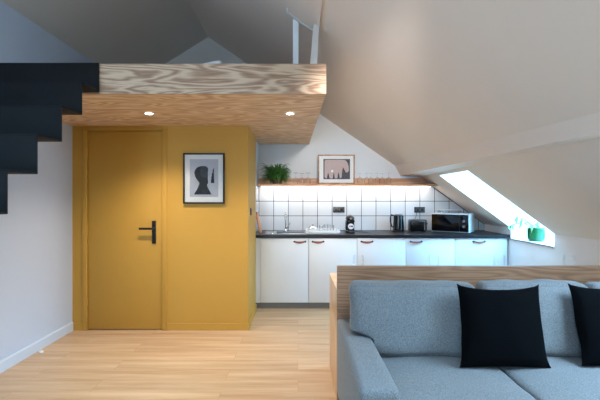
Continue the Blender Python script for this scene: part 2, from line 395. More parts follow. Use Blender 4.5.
# unseen window added behind the camera for daylight
win2 = bpy.data.objects.new('added_window_2', None); COL.objects.link(win2); win2.location = (0, YR - 0.07, WZ0); win2['kind'] = 'structure'
fr = MB(); e = 0.06
fr.box(WX0, WX0 + e, YR - .1, YR - .04, WZ0, WZ1).box(WX1 - e, WX1, YR - .1, YR - .04, WZ0, WZ1)
fr.box(WX0 + e, WX1 - e, YR - .1, YR - .04, WZ0, WZ0 + e).box(WX0 + e, WX1 - e, YR - .1, YR - .04, WZ1 - e, WZ1)
fr.box(-1.23, -1.17, YR - .1, YR - .04, WZ0 + e, WZ1 - e)
obj('window_frame', fr, M['trimw'], win2)
obj('pane', MB().box(WX0 + e, -1.23, YR - .075, YR - .065, WZ0 + e, WZ1 - e).box(-1.17, WX1 - e, YR - .075, YR - .065, WZ0 + e, WZ1 - e), M['pane'], win2)

# mustard box with the door
BY = 4.19; BX = -0.511; PZ = 2.086
DX0, DX1, DZ = -2.175, -1.365, 2.06
w = MB().box(XL, DX0, BY, BY + .1, 0, PZ).box(DX1, BX, BY, BY + .1, 0, PZ).box(DX0, DX1, BY, BY + .1, DZ, PZ)
w.box(BX - .1, BX, BY + .1, 4.95, 0, PZ).box(BX - .15, BX - .1, 4.75, 4.95, 0, PZ)
struct('wall_front', w, M['yellow'], False)
struct('wall_side', MB().box(-0.66, -0.54, 4.95, YB, 0, PZ), M['white'], False)
struct('trim_2', MB().box(-0.5405, -0.536, 4.952, YB - .012, 0.906, 1.506), M['tileY'], False)
struct('trim_3', MB().box(-0.540, -0.511, 4.951, 4.957, 0.87, 1.512), M['black'], False)
# door
d = bpy.data.objects.new('door_1', None); COL.objects.link(d); d.location = (-1.77, BY, 0); d['kind'] = 'structure'
fr = MB().box(DX0 - .028, DX0 + .024, BY - .012, BY + .03, 0, DZ + .0, .003).box(DX1 - .024, DX1 + .028, BY - .012, BY + .03, 0, DZ, .003)
fr.box(DX0 - .028, DX1 + .028, BY - .012, BY - .0, DZ, PZ - .002)
fr.box(DX0, DX1, BY - .012, BY + .03, DZ - .022, DZ, .003)
obj('door_frame', fr, M['yellow'], d)
leaf = obj('door_leaf', MB().box(DX0 + .029, DX1 - .029, BY + .004, BY + .044, .008, DZ - .027, .003), M['yellow'], d)
dh = MB().box(-1.49, -1.45, BY - .012, BY + .004, .885, 1.118, .003)
dh.cyl(.0095, (-1.47, BY - .01, 1.04), (-1.47, BY - .052, 1.04)).box(-1.605, -1.46, BY - .062, BY - .044, 1.029, 1.051, .004)
sub('door_handle', dh, M['black'], d, 'black lever handle on a long plate')
hg = MB()
for z in (.25, 1.0, 1.78): hg.cyl(.007, (DX0 + .026, BY - .004, z), (DX0 + .026, BY - .004, z + .08))
obj('hinge', hg, M['yellow'], d)
# skirtings
struct('baseboard_left', MB().prism([(XL, 0), (XL + .015, 0), (XL + .015, .078), (XL + .010, .09), (XL, .09)], YR, BY - .013), M['skirt'], False)
w = MB().box(XL + .0, DX0 - .029, BY - .013, BY, 0, .072, .002).box(DX1 + .029, BX + .013, BY - .013, BY, 0, .072, .002)
struct('baseboard_front', w, M['yellow'], False)
struct('baseboard_side', MB().box(BX, BX + .013, BY, 4.95, 0, .072, .002), M['yellow'], False)
struct('baseboard_right', MB().box(XR - .013, XR, YR, 4.95, 0, .08, .002), M['trimw'], False)
# backsplash
bs = [(-0.54, .904), (2.556, .904), (2.556, zl(2.556) - .002), (1.845, 1.506), (-0.54, 1.506)]
struct('trim_4', MB().prism(bs, YB - .010, YB), M['tileX'], False)
w = MB()
for k in range(1):
    a = (1.848, 1.508); b2 = (2.55, zl(2.55))
w.prism([(1.845, 1.506), (2.545, zl(2.545) - .002), (2.545, zl(2.545) - .009), (1.840, 1.500)], YB - .016, YB - .0102)
struct('trim_5', w, M['black'], False)
# lining under the loft roof, with its post
ln = [(-0.077, zu(-0.077)), (-0.077, zu(-0.077) - .03), (.152, zu(.152) - .03), (.152, zu(.152))]
struct('trim_6', MB().prism(ln, YR, 3.05), M['slope'], False)
struct('trim_7', MB().prism([(-0.085, zu(-0.085) - .0), (-0.085, zu(-0.085) - .034), (.12, zu(.12) - .034), (.12, zu(.12))], 3.052, 3.085), M['trimw'], False)
struct('trim_8', MB().box(-0.038, 0.003, 3.09, 3.13, 2.302, 2.705), M['trimw'], False)
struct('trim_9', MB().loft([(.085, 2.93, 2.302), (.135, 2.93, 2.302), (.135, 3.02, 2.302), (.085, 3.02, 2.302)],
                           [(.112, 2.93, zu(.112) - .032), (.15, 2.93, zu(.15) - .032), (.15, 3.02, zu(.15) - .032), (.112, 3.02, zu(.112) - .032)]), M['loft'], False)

# ------------------------------------------------------------ loft platform
t = thing('loft_platform', 'timber loft platform with pale grained fascia above the mustard wall', 'platform', (-1.0, 4.2, PZ))
obj('fascia', MB().box(XL + .002, .20, 2.90, 2.922, PZ + .001, 2.300, .0015), M['fascia'], t, 'greyish plywood edge with bold flame grain', ang=20)
pl = lambda y: .20 - (y - 2.9) * .018
body = MB().prism([(XL + .002, 2.9225), (.198, 2.9225), (pl(YB), YB - .003), (XL + .002, YB - .003)], PZ + .0135, 2.300, 'Z')
obj('deck', body, M['oaktop'], t)
obj('soffit', MB().prism([(XL + .002, 2.9225), (.198, 2.9225), (pl(YB), YB - .003), (XL + .002, YB - .003)], PZ + .001, PZ + .013, 'Z'), M['soffit'], t, 'warm pine underside panel')

# downlights
for i, (x, lab) in enumerate(((-1.29, 'small lit downlight in the pine underside, above the mustard door side'), (-0.07, 'small lit downlight in the pine underside, near the platform corner by the kitchen'))):
    y = 3.55
    t = thing('downlight', lab, 'light', (x, y, PZ - .006), 'downlights under the loft platform')
    obj('ring', MB().lathe([(.031, .0055), (.043, .0055), (.043, .001), (.034, -.003), (.031, .0)], x, y, PZ - .006), M['trimw'], t)
    obj('lens', MB().lathe([(0, .001), (.0305, .001), (.0305, .004), (0, .004)], x, y, PZ - .006), M['bulb'], t)
    l = bpy.data.lights.new('downlight_beam', 'SPOT'); l.energy = 36; l.color = (1, .84, .64); l.spot_size = math.radians(125); l.spot_blend = .9; l.shadow_soft_size = .03
    lo_ = bpy.data.objects.new('downlight_beam', l); COL.objects.link(lo_); lo_.location = (x, y, PZ - .02)

# ------------------------------------------------------------ stair
RISE, RUN = 0.2055, 0.2275
t = thing('staircase', 'dark folded steel staircase climbing along the left wall to the loft', 'stairs', (-1.85, 1.8, 0))
th = .010; y = 2.889; z = 2.3
n = 0
while z > 0.05:
    z0 = max(0, z - RISE)
    if z < 2.29 or n == 0:
        obj('riser', MB().box(XL + .002, -1.40, y - th, y, z0, z, .001), M['steel'], t)
    if z0 > 0.05:
        obj('tread', MB().box(XL + .002, -1.40, y - RUN - th, y - th - .0003, z0 - .0, z0 + th, .001), M['steel'], t)
    y -= RUN; z = z0; n += 1

# ------------------------------------------------------------ kitchen
KF = 4.97  # door front
edges = [-0.46, 0.127, 0.715, 1.309, 1.903, 2.540]
hand = [(1, -.105, 'sink cabinet with two-screw leather pull at its right, beside the mustard wall'),
        (-1, .115, 'white base cabinet below the dish rack, pull at its left'),
        (-1, .120, 'white base cabinet below the coffee machine and kettle, showing over the sofa panel'),
        (-1, .12, 'white base cabinet below the toaster, showing over the sofa panel'),
        (0, .29, 'wide white base cabinet below the microwave, next to the skylight wall')]
for i in range(5):
    x0, x1 = edges[i], edges[i + 1]
    t = thing('base_cabinet', hand[i][2], 'cabinet', ((x0 + x1) / 2, 5.28, .08), 'white kitchen base cabinets')
    top = .866
    # carcass: panels, open at the front
    c = MB(); c.box(x0 + .001, x0 + .017, KF + .021, YB - .012, .08, top - .0).box(x1 - .017, x1 - .001, KF + .021, YB - .012, .08, top)
    c.box(x0 + .017, x1 - .017, KF + .021, YB - .012, .08, .096).box(x0 + .017, x1 - .017, YB - .03, YB - .012, .096, top)
    obj('body', c, M['cab'], t)
    obj('door', MB().box(x0 + .0025, x1 - .0025, KF, KF + .019, .082, .862, .0015), M['cab'], t)
    hx = x1 + hand[i][1] if i == 0 else x0 + hand[i][1]
    zc = .82
    st = MB(); pts = []
    L_ = .068
    prof = []
    for k in range(13):
        u = -1 + 2 * k / 12
        prof.append((hx + u * L_, KF - .004 - .020 * (1 - u * u) ** 0.8))
    prof2 = [(p[0], p[1] + .0035) for p in prof][::-1]
    st.prism(prof + prof2, zc - .014, zc + .012, 'Z')
    for v in st.bm.verts:
        u = (v.co.x - hx) / L_; v.co.z = zc + (v.co.z - zc) * (.55 + .45 * (1 - u * u)) - .009 * (1 - u * u) + .003
    h = obj('handle', st, M['leather'], t, 'tan leather strap pull')
    for s_ in (-1, 1):
        kb = MB().cyl(.0115, (hx + s_ * (L_ - .002), KF - .014, zc + .002), (hx + s_ * (L_ - .002), KF - .0005, zc + .002), 16)
        obj('screw', kb, M['black'], h)
struct('trim_10', MB().box(-0.538, -0.4625, KF, KF + .019, .08, .866), M['cab'], False)
struct('trim_11', MB().box(-0.538, 2.556, KF + .05, KF + .066, 0, .079), M['kick'], False)
# worktop with the sink cut out
CX0, CX1, CY0, CY1, CZ0, CZ1 = -0.535, 2.556, 4.945, 5.609, .868, .904
hx0, hx1, hy0, hy1 = -0.29, 0.09, 5.12, 5.46
w = MB().box(CX0, hx0, CY0, CY1, CZ0, CZ1).box(hx1, CX1, CY0, CY1, CZ0, CZ1).box(hx0, hx1, CY0, hy0, CZ0, CZ1).box(hx0, hx1, hy1, CY1, CZ0, CZ1)
tag(recenter(obj('worktop', w, M['counter'], None, sm=False), (1.0, 5.28, CZ0)), 'long charcoal worktop running over the white base cabinets', 'worktop')
# sink
t = thing('sink', 'stainless steel inset sink in the worktop next to the mustard wall', 'sink', (-.13, 5.3, CZ1))
rim = MB(); z0, z1 = CZ1 + .0005, CZ1 + .006
rim.box(-.42, hx0 + .008, 5.08, 5.50, z0, z1, .002).box(hx1 - .008, .13, 5.08, 5.50, z0, z1, .002)
rim.box(hx0 + .008, hx1 - .008, 5.08, hy0 + .008, z0, z1, .002).box(hx0 + .008, hx1 - .008, hy1 - .008, 5.50, z0, z1, .002)
obj('rim', rim, M['chrome'], t)
bs_ = MB(); a = .002
bs_.box(hx0 + a, hx0 + .008, hy0 + a, hy1 - a, .76, z0).box(hx1 - .008, hx1 - a, hy0 + a, hy1 - a, .76, z0)
bs_.box(hx0 + .008, hx1 - .008, hy0 + a, hy0 + .008, .76, z0).box(hx0 + .008, hx1 - .008, hy1 - .008, hy1 - a, .76, z0)
bs_.box(hx0 + a, hx1 - a, hy0 + a, hy1 - a, .754, .76)
obj('basin', bs_, M['steeld'], t)
t = thing('kitchen_tap', 'slim upright chrome tap standing behind the sink', 'tap', (-.165, 5.535, CZ1))
obj('base', MB().lathe([(0, .0005), (.026, .0005), (.026, .012), (.018, .02), (0, .02)], -.165, 5.535, CZ1), M['chrome'], t)
pts = [(-.165, 5.535, CZ1 + .019), (-.165, 5.535, CZ1 + .19)]
for k in range(1, 9):
    a = math.pi * k / 8; pts.append((-.165, 5.535 - .06 * (1 - math.cos(a)), CZ1 + .19 + .055 * math.sin(a)))
pts.append((-.165, 5.415, CZ1 + .15))
obj('spout', MB().tube(pts, .010, 14), M['chrome'], t)
obj('lever', MB().cyl(.012, (-.165, 5.535, CZ1 + .06), (-.125, 5.535, CZ1 + .06)).cyl(.005, (-.128, 5.535, CZ1 + .06), (-.105, 5.52, CZ1 + .12)), M['chrome'], t)
# cutting board leaning on the end wall
bd = MB(); R_ = Matrix.Rotation(math.radians(11), 3, 'Y')
b_ = MB(); 
pr = [(5.08, .0), (5.30, .0), (5.31, .01), (5.31, .20), (5.28, .235), (5.225, .245), (5.215, .27), (5.175, .27), (5.165, .245), (5.11, .235), (5.08, .20)]
b_.prism(pr, -.009, .009, 'X', .003)
for v in b_.bm.verts:
    q = R_ @ Vector((v.co.x, 0, v.co.z)); v.co = Vector((-.4795 - q.x * 1.0 if False else -.472 + (v.co.x) * .98 - v.co.z * .19, v.co.y, CZ1 + .0035 + v.co.z * .98))
ob = obj('cutting_board', b_, M['board']); tag(recenter(ob, (-.475, 5.2, CZ1)), 'beech cutting board leaning upright against the tiled end wall', 'cutting board')

# dish tray, bowl, glasses
t = thing('dish_rack', 'white dish drying tray with crockery, right of the sink', 'dish rack', (.30, 5.2, CZ1))
w = MB().prism([(.12, 5.06), (.50, 5.06), (.50, 5.38), (.12, 5.38)], CZ1 + .001, CZ1 + .008, 'Z')
w2 = MB()
for (x0, x1, y0, y1) in ((.10, .115, 5.04, 5.40), (.505, .52, 5.04, 5.40)): w2.box(x0, x1, y0, y1, CZ1 + .008, CZ1 + .046, .006)
for (x0, x1, y0, y1) in ((.115, .505, 5.04, 5.055), (.115, .505, 5.385, 5.40)): w2.box(x0, x1, y0, y1, CZ1 + .008, CZ1 + .046, .006)
obj('tray', w, M['appw'], t); obj('rim', w2, M['appw'], t)
w = MB()
for k in range(9): w.tube([(.14 + .042 * k, 5.07, CZ1 + .012), (.14 + .042 * k, 5.37, CZ1 + .012)], .0025, 6)
obj('wire', w, M['chrome'], t)
BZ = CZ1 + .0155
t = thing('lidded_bowl', 'small white bowl with grey knobbed lid on the dish rack', 'bowl', (.19, 5.22, BZ))
obj('bowl', MB().lathe([(0, 0), (.035, 0), (.062, .025), (.066, .045), (.062, .045), (.058, .028), (0, .008)], .19, 5.22, BZ), M['appw'], t)
obj('lid', MB().lathe([(0, .05), (.06, .046), (.064, .048), (.04, .066), (.008, .074), (.007, .082), (.012, .088), (.01, .096), (0, .097)], .19, 5.22, BZ), M['chrome'], t, 'grey metal lid')
def tumbler(r, h, th=.003): return [(0, 0), (r * .85, 0), (r, h), (r - th, h), (r * .85 - th, .006), (0, .006)]
for k, (x, y_, h, lab) in enumerate(((.295, 5.2, .085, 'leftmost clear tumbler on the dish rack, beside the lidded bowl'), (.36, 5.24, .095, 'middle clear tumbler on the dish rack'), (.43, 5.19, .09, 'rightmost clear tumbler on the dish rack'))):
    ob = obj('drinking_glass', MB().lathe(tumbler(.029, h), x, y_, BZ, 20), M['glass']); tag(recenter(ob, (x, y_, BZ)), lab, 'glass', 'tumblers drying on the dish rack')

# coffee machine
cx, cy = .672, 5.28
t = thing('coffee_machine', 'small rounded black capsule coffee machine with white round badge', 'coffee machine', (cx, cy, CZ1))
bw = .056
obj('base', MB().lathe([(0, .001), (.060, .001), (.062, .012), (.058, .024), (0, .026)], cx, cy, CZ1, 28, 1, 1.15), M['black'], t)
obj('body', MB().prism([(5.29, .026), (5.36, .026), (5.375, .05), (5.372, .155), (5.36, .172), (5.25, .172), (5.235, .16), (5.232, .135), (5.25, .125), (5.285, .12)], cx - bw, cx + bw, 'X', .022), M['blackgl'], t)
for c_ in t.children:
    if c_.name.startswith('body'):
        for v in c_.data.vertices: v.co.z += CZ1
obj('head', MB().lathe([(.058, .1725)] + [(.058 * math.cos(a_ * math.pi / 16), .1725 + .056 * math.sin(a_ * math.pi / 16)) for a_ in range(1, 8)] + [(0, .2285)], cx, 5.305, CZ1, 28, 1, 1.2), M['blackgl'], t)
obj('drip_tray', MB().box(cx - .045, cx + .045, 5.215, 5.285, CZ1 + .027, CZ1 + .034, .002), M['chrome'], t)
obj('spout', MB().cyl(.012, (cx, 5.25, CZ1 + .105), (cx, 5.25, CZ1 + .13)), M['black'], t)
bz = CZ1 + .086
obj('front_panel', MB().box(cx - .044, cx + .044, 5.205, 5.2145, CZ1 + .03, CZ1 + .12, .004), M['blackgl'], t)
bg = obj('badge', MB().cyl(.036, (cx, 5.1985, bz), (cx, 5.2045, bz), 32), M['appw'], t, 'round white badge')
obj('mark', MB().box(cx - .020, cx - .006, 5.1968, 5.1982, bz - .01, bz + .012).box(cx - .002, cx + .004, 5.1968, 5.1982, bz - .01, bz + .012), M['red'], bg, 'red mark')
obj('mark', MB().cyl(.011, (cx + .015, 5.1968, bz), (cx + .015, 5.1982, bz)), M['artdark'], bg, 'dark blue round mark')
obj('lever', MB().cyl(.013, (cx, 5.233, CZ1 + .185), (cx, 5.222, CZ1 + .185)), M['chrome'], t)
pts = [(cx + .04, 5.38, CZ1 + .02), (cx + .07, 5.40, CZ1 + .006), (cx + .13, 5.36, CZ1 + .005), (cx + .2, 5.25, CZ1 + .005), (cx + .24, 5.12, CZ1 + .005)]
obj('cable', MB().tube(pts, .003, 8), M['black'], t)

# kettle
cx, cy = 1.325, 5.44
t = thing('kettle', 'black electric kettle with side handle on the worktop', 'kettle', (cx, cy, CZ1))
obj('base', MB().lathe([(0, .001), (.075, .001), (.077, .012), (.07, .018), (0, .018)], cx, cy, CZ1, 32), M['black'], t)
obj('jug', MB().lathe([(0, .020), (.072, .020), (.072, .06), (.064, .19), (.062, .215), (.05, .215), (0, .213)], cx + .008, cy, CZ1, 32), M['blackgl'], t)
obj('lid', MB().lathe([(0, .2165), (.052, .2165), (.05, .228), (0, .231)], cx + .008, cy, CZ1, 28), M['black'], t)
obj('handle', MB().tube([(cx - .048, cy, CZ1 + .213), (cx - .085, cy, CZ1 + .225), (cx - .098, cy, CZ1 + .19), (cx - .094, cy, CZ1 + .12), (cx - .082, cy, CZ1 + .07), (cx - .062, cy, CZ1 + .06)], .010, 12), M['black'], t)
obj('spout', MB().prism([(cx + .058, .175), (cx + .082, .214), (cx + .05, .214)], cy - .018, cy + .018, 'Y', .003), M['black'], t)
for c_ in t.children:
    if c_.name.startswith('spout'):
        for v in c_.data.vertices: v.co.z += CZ1

# toaster
cx, cy = 1.575, 5.40
t = thing('toaster', 'black two-slot toaster beneath the right wall socket', 'toaster', (cx, cy, CZ1))
w = MB().box(cx - .11, cx + .105, cy - .08, cy + .08, CZ1 + .012, CZ1 + .165, .022, 4)
obj('body', w, M['blackgl'], t)
obj('slot', MB().box(cx - .08, cx + .07, cy - .045, cy - .018, CZ1 + .1652, CZ1 + .1672).box(cx - .08, cx + .07, cy + .018, cy + .045, CZ1 + .1652, CZ1 + .1672), M['chrome'], t)
for sx_ in (-1, 1):
    for sy_ in (-1, 1): obj('foot', MB().cyl(.012, (cx + sx_ * .075, cy + sy_ * .05, CZ1 + .001), (cx + sx_ * .075, cy + sy_ * .05, CZ1 + .0115)), M['black'], t)
obj('lever', MB().box(cx + .1055, cx + .128, cy - .02, cy + .02, CZ1 + .10, CZ1 + .118, .004), M['black'], t)
obj('strip', MB().box(cx + .062, cx + .072, cy - .0815, cy - .0803, CZ1 + .03, CZ1 + .15), M['chrome'], t, 'bright vertical metal strip')
obj('cable', MB().tube([(cx - .03, cy + .083, CZ1 + .05), (cx - .02, 5.52, CZ1 + .12), (cx + .03, 5.57, CZ1 + .2), (cx + .045, 5.575, CZ1 + .262)], .003, 8), M['black'], t)

# microwave, local frame, turned
t = thing('microwave', 'white microwave oven with black door and two knobs, turned on the worktop', 'microwave', (1.74, 5.36, CZ1), None, math.radians(-35))
t['_local'] = 1
W_, D_, H_ = .47, .295, .25
obj('body', MB().box(0, W_, .0, D_, .010, H_, .006), M['appw'], t)
obj('door', MB().box(.010, .352, -.012, -.0005, .022, H_ - .014, .002), M['blackgl'], t, 'glossy black glass door')
obj('control_panel', MB().box(.354, W_ - .006, -.012, -.0005, .022, H_ - .014, .002), M['blackgl'], t)
for z_ in (.09, .155):
    obj('knob', MB().lathe([(0, 0), (.019, 0), (.017, .016), (0, .017)], 0, 0, 0, 24), M['chrome'], t)
    k_ = t.children[-1]; 
    for v in k_.data.vertices: v.co = Vector((.412 + v.co.x, -.0122 - v.co.z, z_ + v.co.y))
for fx, fy in ((.04, .04), (.43, .04), (.04, .25), (.43, .25)): obj('foot', MB().cyl(.012, (fx, fy, .0005), (fx, fy, .0098)), M['black'], t)
t = thing('baking_dish', 'clear glass baking dish lying on top of the microwave', 'baking dish', (1.98, 5.36, CZ1 + H_ + .001), None, math.radians(-35))
t['_local'] = 1
w = MB(); 
w.box(-.13, .13, -.085, .085, 0, .005).box(-.13, -.124, -.085, .085, .005, .045).box(.124, .13, -.085, .085, .005, .045).box(-.124, .124, -.085, -.079, .005, .045).box(-.124, .124, .079, .085, .005, .045)
obj('dish', w, M['glass'], t)
obj('rim', MB().box(-.138, .138, -.093, -.085, .038, .045, .002).box(-.138, .138, .085, .093, .038, .045, .002).box(-.138, -.13, -.085, .085, .038, .045, .002).box(.13, .138, -.085, .085, .038, .045, .002), M['appw'], t, 'pale thick rim')

# sockets and switch
def socket(x0, x1, lab, plug=False):
    t = thing('wall_socket', lab, 'socket', ((x0 + x1) / 2, YB - .012, 1.19), 'black double wall sockets on the tiles')
    z0, z1 = 1.15, 1.228; ym = YB - .0102
    pl_ = obj('plate', MB().box(x0, x1, ym - .010, ym, z0, z1, .003), M['black'], t)
    for k in (0, 1):
        c_ = x0 + (x1 - x0) * (.27 + .46 * k)
        obj('socket_insert', MB().lathe([(.026, 0), (.029, 0), (.029, .0015), (.026, .0015)], 0, 0, 0, 24), M['kick'], t, 'grey ring of the socket')
        r_ = t.children[-1]
        base = t.location
        for v in r_.data.vertices:
            q = v.co + Vector(base); v.co = Vector((c_ - base.x + q.x, ym - .0102 - q.z - base.y, (z0 + z1) / 2 - base.z + q.y))
    if plug:
        obj('plug', MB().cyl(.018, (x0 + (x1 - x0) * .27, ym - .045, 1.189), (x0 + (x1 - x0) * .27, ym - .012, 1.189)), M['black'], t)
socket(.48, .637, 'black double wall socket on the tiles above the coffee machine')
socket(1.589, 1.733, 'black double wall socket on the tiles above the toaster', True)
t = thing('light_switch', 'narrow black light switch on the side face of the mustard wall', 'switch', (BX, 4.42, 1.20))
obj('plate', MB().box(BX + .0005, BX + .010, 4.385, 4.455, 1.165, 1.24, .002), M['black'], t)
obj('rocker', MB().box(BX + .0102, BX + .014, 4.40, 4.44, 1.18, 1.225, .001), M['kick'], t)

# ------------------------------------------------------------ shelf and what stands on it
t = thing('wall_shelf', 'long pale wooden shelf with lit underside above the white tiles', 'shelf', (.6, YB, 1.506))
SZ = 1.536
xs = lambda z: (2.859 - z) / .73 - .004
obj('board', MB().prism([(-.536, 1.508), (xs(1.508), 1.508), (xs(SZ), SZ), (-.536, SZ)], 5.40, YB - .001), M['shelfw'], t)
obj('upstand', MB().prism([(-.536, SZ + .0005), (xs(SZ + .0005), SZ + .0005), (xs(1.62), 1.62), (-.536, 1.62)], YB - .018, YB - .001), M['shelfw'], t)
st = obj('light_strip', MB().box(-.50, 1.80, 5.585, 5.597, 1.502, 1.5075), M['led'], t, 'glowing warm white light strip')
l = bpy.data.lights.new('shelf_strip_light', 'AREA'); l.shape = 'RECTANGLE'; l.size = 2.3; l.size_y = .03; l.energy = 3; l.color = (1, .93, .86)
lo_ = bpy.data.objects.new('shelf_strip_light', l); COL.objects.link(lo_); lo_.location = (.65, 5.485, 1.500)

# fern
px, py = -.285, 5.50
t = thing('potted_fern', 'bushy green fern spilling over its pot on the shelf end', 'potted plant', (px, py, SZ))
obj('pot', MB().lathe([(0, 0.001), (.05, .001), (.062, .06), (.058, .06), (.05, .05), (0, .05)], px, py, SZ), M['bpot'], t)
fb = bmesh.new()
for k in range(420):
    a = random.uniform(0, 2 * math.pi); out = random.uniform(.06, .27); hgt = random.uniform(.04, .20); drop = random.uniform(.0, .13)
    dx, dy = math.cos(a), math.sin(a)
    if dy > 0: out = min(out, .085 / max(dy, .35)); 
    if dx < 0 : out = min(out, .24)
    else: out = min(out, .19)
    rows = []
    m = 8
    wd = random.uniform(.005, .0095)
    for i in range(m + 1):
        u = i / m
        r = .01 + out * (u ** .9)
        zz = SZ + .055 + hgt * math.sin(u * math.pi * .62) * 1.15 - drop * u * u
        zz = max(zz, SZ + .004 + .004 * random.random())
        ww = wd * math.sin(math.pi * (u * .92 + .04)) + .0008
        c = Vector((px + dx * r, min(py + dy * r, YB - .03), zz)); sd = Vector((-dy, dx, .25)) * ww
        rows.append((fb.verts.new(c - sd), fb.verts.new(c + Vector((0, 0, .002))), fb.verts.new(c + sd)))
    for A, B in zip(rows, rows[1:]):
        fb.faces.new((A[0], A[1], B[1], B[0])); fb.faces.new((A[1], A[2], B[2], B[1]))
mb = MB(); mb.merge(fb)
obj('foliage', mb, M['leaf'], t)

# upturned wine glasses
def wineglass_bm(h=.145):
    # standing on its rim: bowl below, foot on top
    p = [(.030, .001), (.034, .03), (.036, .05), (.030, .072), (.012, .088), (.0045, .095), (.004, h - .006), (.031, h - .002), (.031, h)]
    q = [(0, h), ]
    return MB().lathe([(.0285, .001)] + p + q, 0, 0, 0, 22)
glab = ['upturned wine glass on the shelf, next to the fern', 'upturned wine glass on the shelf, second from the framed print on its left side', 'upturned wine glass on the shelf, touching distance left of the framed print']
first = None
gx = [(-.15 + .0, 'x')]
spots = [(-.012 + .0, 5.47, 'upturned wine glass on the shelf, at the edge of the fern leaves'), (.055, 5.52, 'upturned wine glass between the fern and the framed print, middle of the three'),
         (.135, 5.47, 'upturned wine glass on the shelf, just left of the framed print'),
         (.83, 5.50, 'upturned wine glass right of the framed print, closest to it'),
         (.915, 5.47, 'upturned wine glass right of the framed print, second from it'),
         (.985, 5.53, 'upturned wine glass right of the framed print, third from it'),
         (1.06, 5.47, 'upturned wine glass right of the framed print, fourth from it'),
         (1.135, 5.53, 'upturned wine glass right of the framed print, fifth from it'),
         (1.21, 5.47, 'upturned wine glass right of the framed print, farthest from it under the slope')]
spots[0] = (-.03, 5.44, spots[0][2])
for k, (x, y_, lab) in enumerate(spots):
    if first is None:
        o = obj('wine_glass', wineglass_bm(), M['glass']); first = o
        f_ = MB().lathe([(0, .1452), (.031, .1452), (.031, .1465), (0, .1468)], 0, 0, 0, 22)
        obj('foot', f_, M['artdark'], o, 'dark looking round foot')
    elif k < 3: o = copy_tree(first)
    else: o = first.copy(); COL.objects.link(o)
    o.location = (x, y_, SZ + .001); tag(o, lab, 'wine glass', 'upturned wine glasses on the shelf')

# framed print on the shelf
def rectframe(mb, x0, x1, z0, z1, y0, y1, w, bev=.002):
    mb.box(x0, x1, y0, y1, z0, z0 + w, bev).box(x0, x1, y0, y1, z1 - w, z1, bev).box(x0, x0 + w, y0, y1, z0 + w, z1 - w, bev).box(x1 - w, x1, y0, y1, z0 + w, z1 - w, bev)
    return mb
fx0, fx1, fz0, fz1 = .265, .752, SZ + .001, SZ + .389
Y0 = 5.43
t = thing('framed_print', 'oak framed pink print with dark spires, leaning on the kitchen shelf', 'picture', (.508, Y0, SZ))
obj('frame', rectframe(MB(), fx0, fx1, fz0, fz1, Y0, Y0 + .022, .016), M['framew'], t)
obj('mount', MB().box(fx0 + .016, fx1 - .016, Y0 + .010, Y0 + .013, fz0 + .016, fz1 - .016), M['mat'], t)
ax0, ax1, az0, az1 = fx0 + .072, fx1 - .062, fz0 + .062, fz1 - .058
a_ = obj('artwork', MB().box(ax0, ax1, Y0 + .0085, Y0 + .010, az0, az1), M['artgrey'], t)
aw, ah = ax1 - ax0, az1 - az0
P = lambda u, v: (ax0 + u * aw, az0 + v * ah)
pink = [P(.04, .10), P(.04, .90), P(.08, .96), P(.80, .96), P(.88, .88), P(.93, .74), P(.95, .58), P(.95, .40), P(.90, .34), P(.84, .34), P(.80, .46), P(.76, .48), P(.73, .58), P(.72, .12), P(.62, .04), P(.10, .04)]
obj('pink_field', MB().prism(pink, Y0 + .0078, Y0 + .0085), M['artpink'], a_, 'dusty pink field', ang=10)
for c_, h_, w_ in ((.18, .30, .055), (.39, .30, .04), (.57, .32, .05)):
    obj('spire', MB().prism([P(c_ - w_, .03), P(c_ + w_, .03), P(c_ + w_ * .7, h_ * .5), P(c_ + .012, h_), P(c_ - .012, h_), P(c_ - w_ * .7, h_ * .5)], Y0 + .0072, Y0 + .0078), M['artgrey'], a_, 'charcoal spire', ang=10)
obj('spire', MB().prism([P(.68, .03), P(.78, .03), P(.78, .52), P(.73, .58), P(.70, .40)], Y0 + .0072, Y0 + .0078), M['artgrey'], a_, 'tall charcoal spire', ang=10)
obj('white_disc', MB().cyl(.016, (*[P(.33, .40)[0]], Y0 + .0072, P(.33, .40)[1]), (P(.33, .40)[0], Y0 + .0078, P(.33, .40)[1]), 24), M['mat'], a_, 'small white disc')  # plain white disc laid on the print
obj('glazing', MB().box(fx0 + .016, fx1 - .016, Y0 + .004, Y0 + .0055, fz0 + .016, fz1 - .016), M['picglass'], t)

# framed silhouette on the mustard wall
s_ = F / 4.16
gx0, gx1 = (183 - 298) / s_, (224.5 - 298) / s_; gz0, gz1 = 1.35 + (198 - 203.7) / s_, 1.35 + (198 - 153) / s_
t = thing('framed_print', 'black framed print of a dark head silhouette on the mustard wall', 'picture', ((gx0 + gx1) / 2, BY - .02, gz0))
obj('frame', rectframe(MB(), gx0, gx1, gz0, gz1, BY - .032, BY - .004, .016), M['black'], t)
obj('mount', MB().box(gx0 + .016, gx1 - .016, BY - .02, BY - .012, gz0 + .016, gz1 - .016), M['mat'], t)
U = lambda px_, py_: ((180 + px_ / 7.146 - 298) / s_, 1.35 + (198 - (150 + py_ / 7.146)) / s_)
x0, z1 = U(68, 65); x1, z0 = U(272, 335)
a_ = obj('artwork', MB().box(x0, x1, BY - .0212, BY - .02, z0, z1), M['artblue'], t)
head = [(98, 318), (118, 285), (132, 255), (138, 235), (122, 215), (106, 190), (100, 160), (108, 138), (125, 122), (150, 115), (175, 114), (192, 120), (200, 132), (199, 150), (196, 165), (199, 180), (196, 200), (200, 225), (197, 242), (190, 248), (198, 268), (224, 318)]
obj('head_silhouette', MB().prism([U(*p) for p in head], BY - .0222, BY - .0212), M['artdark'], a_, 'dark slate head and shoulders', ang=10)
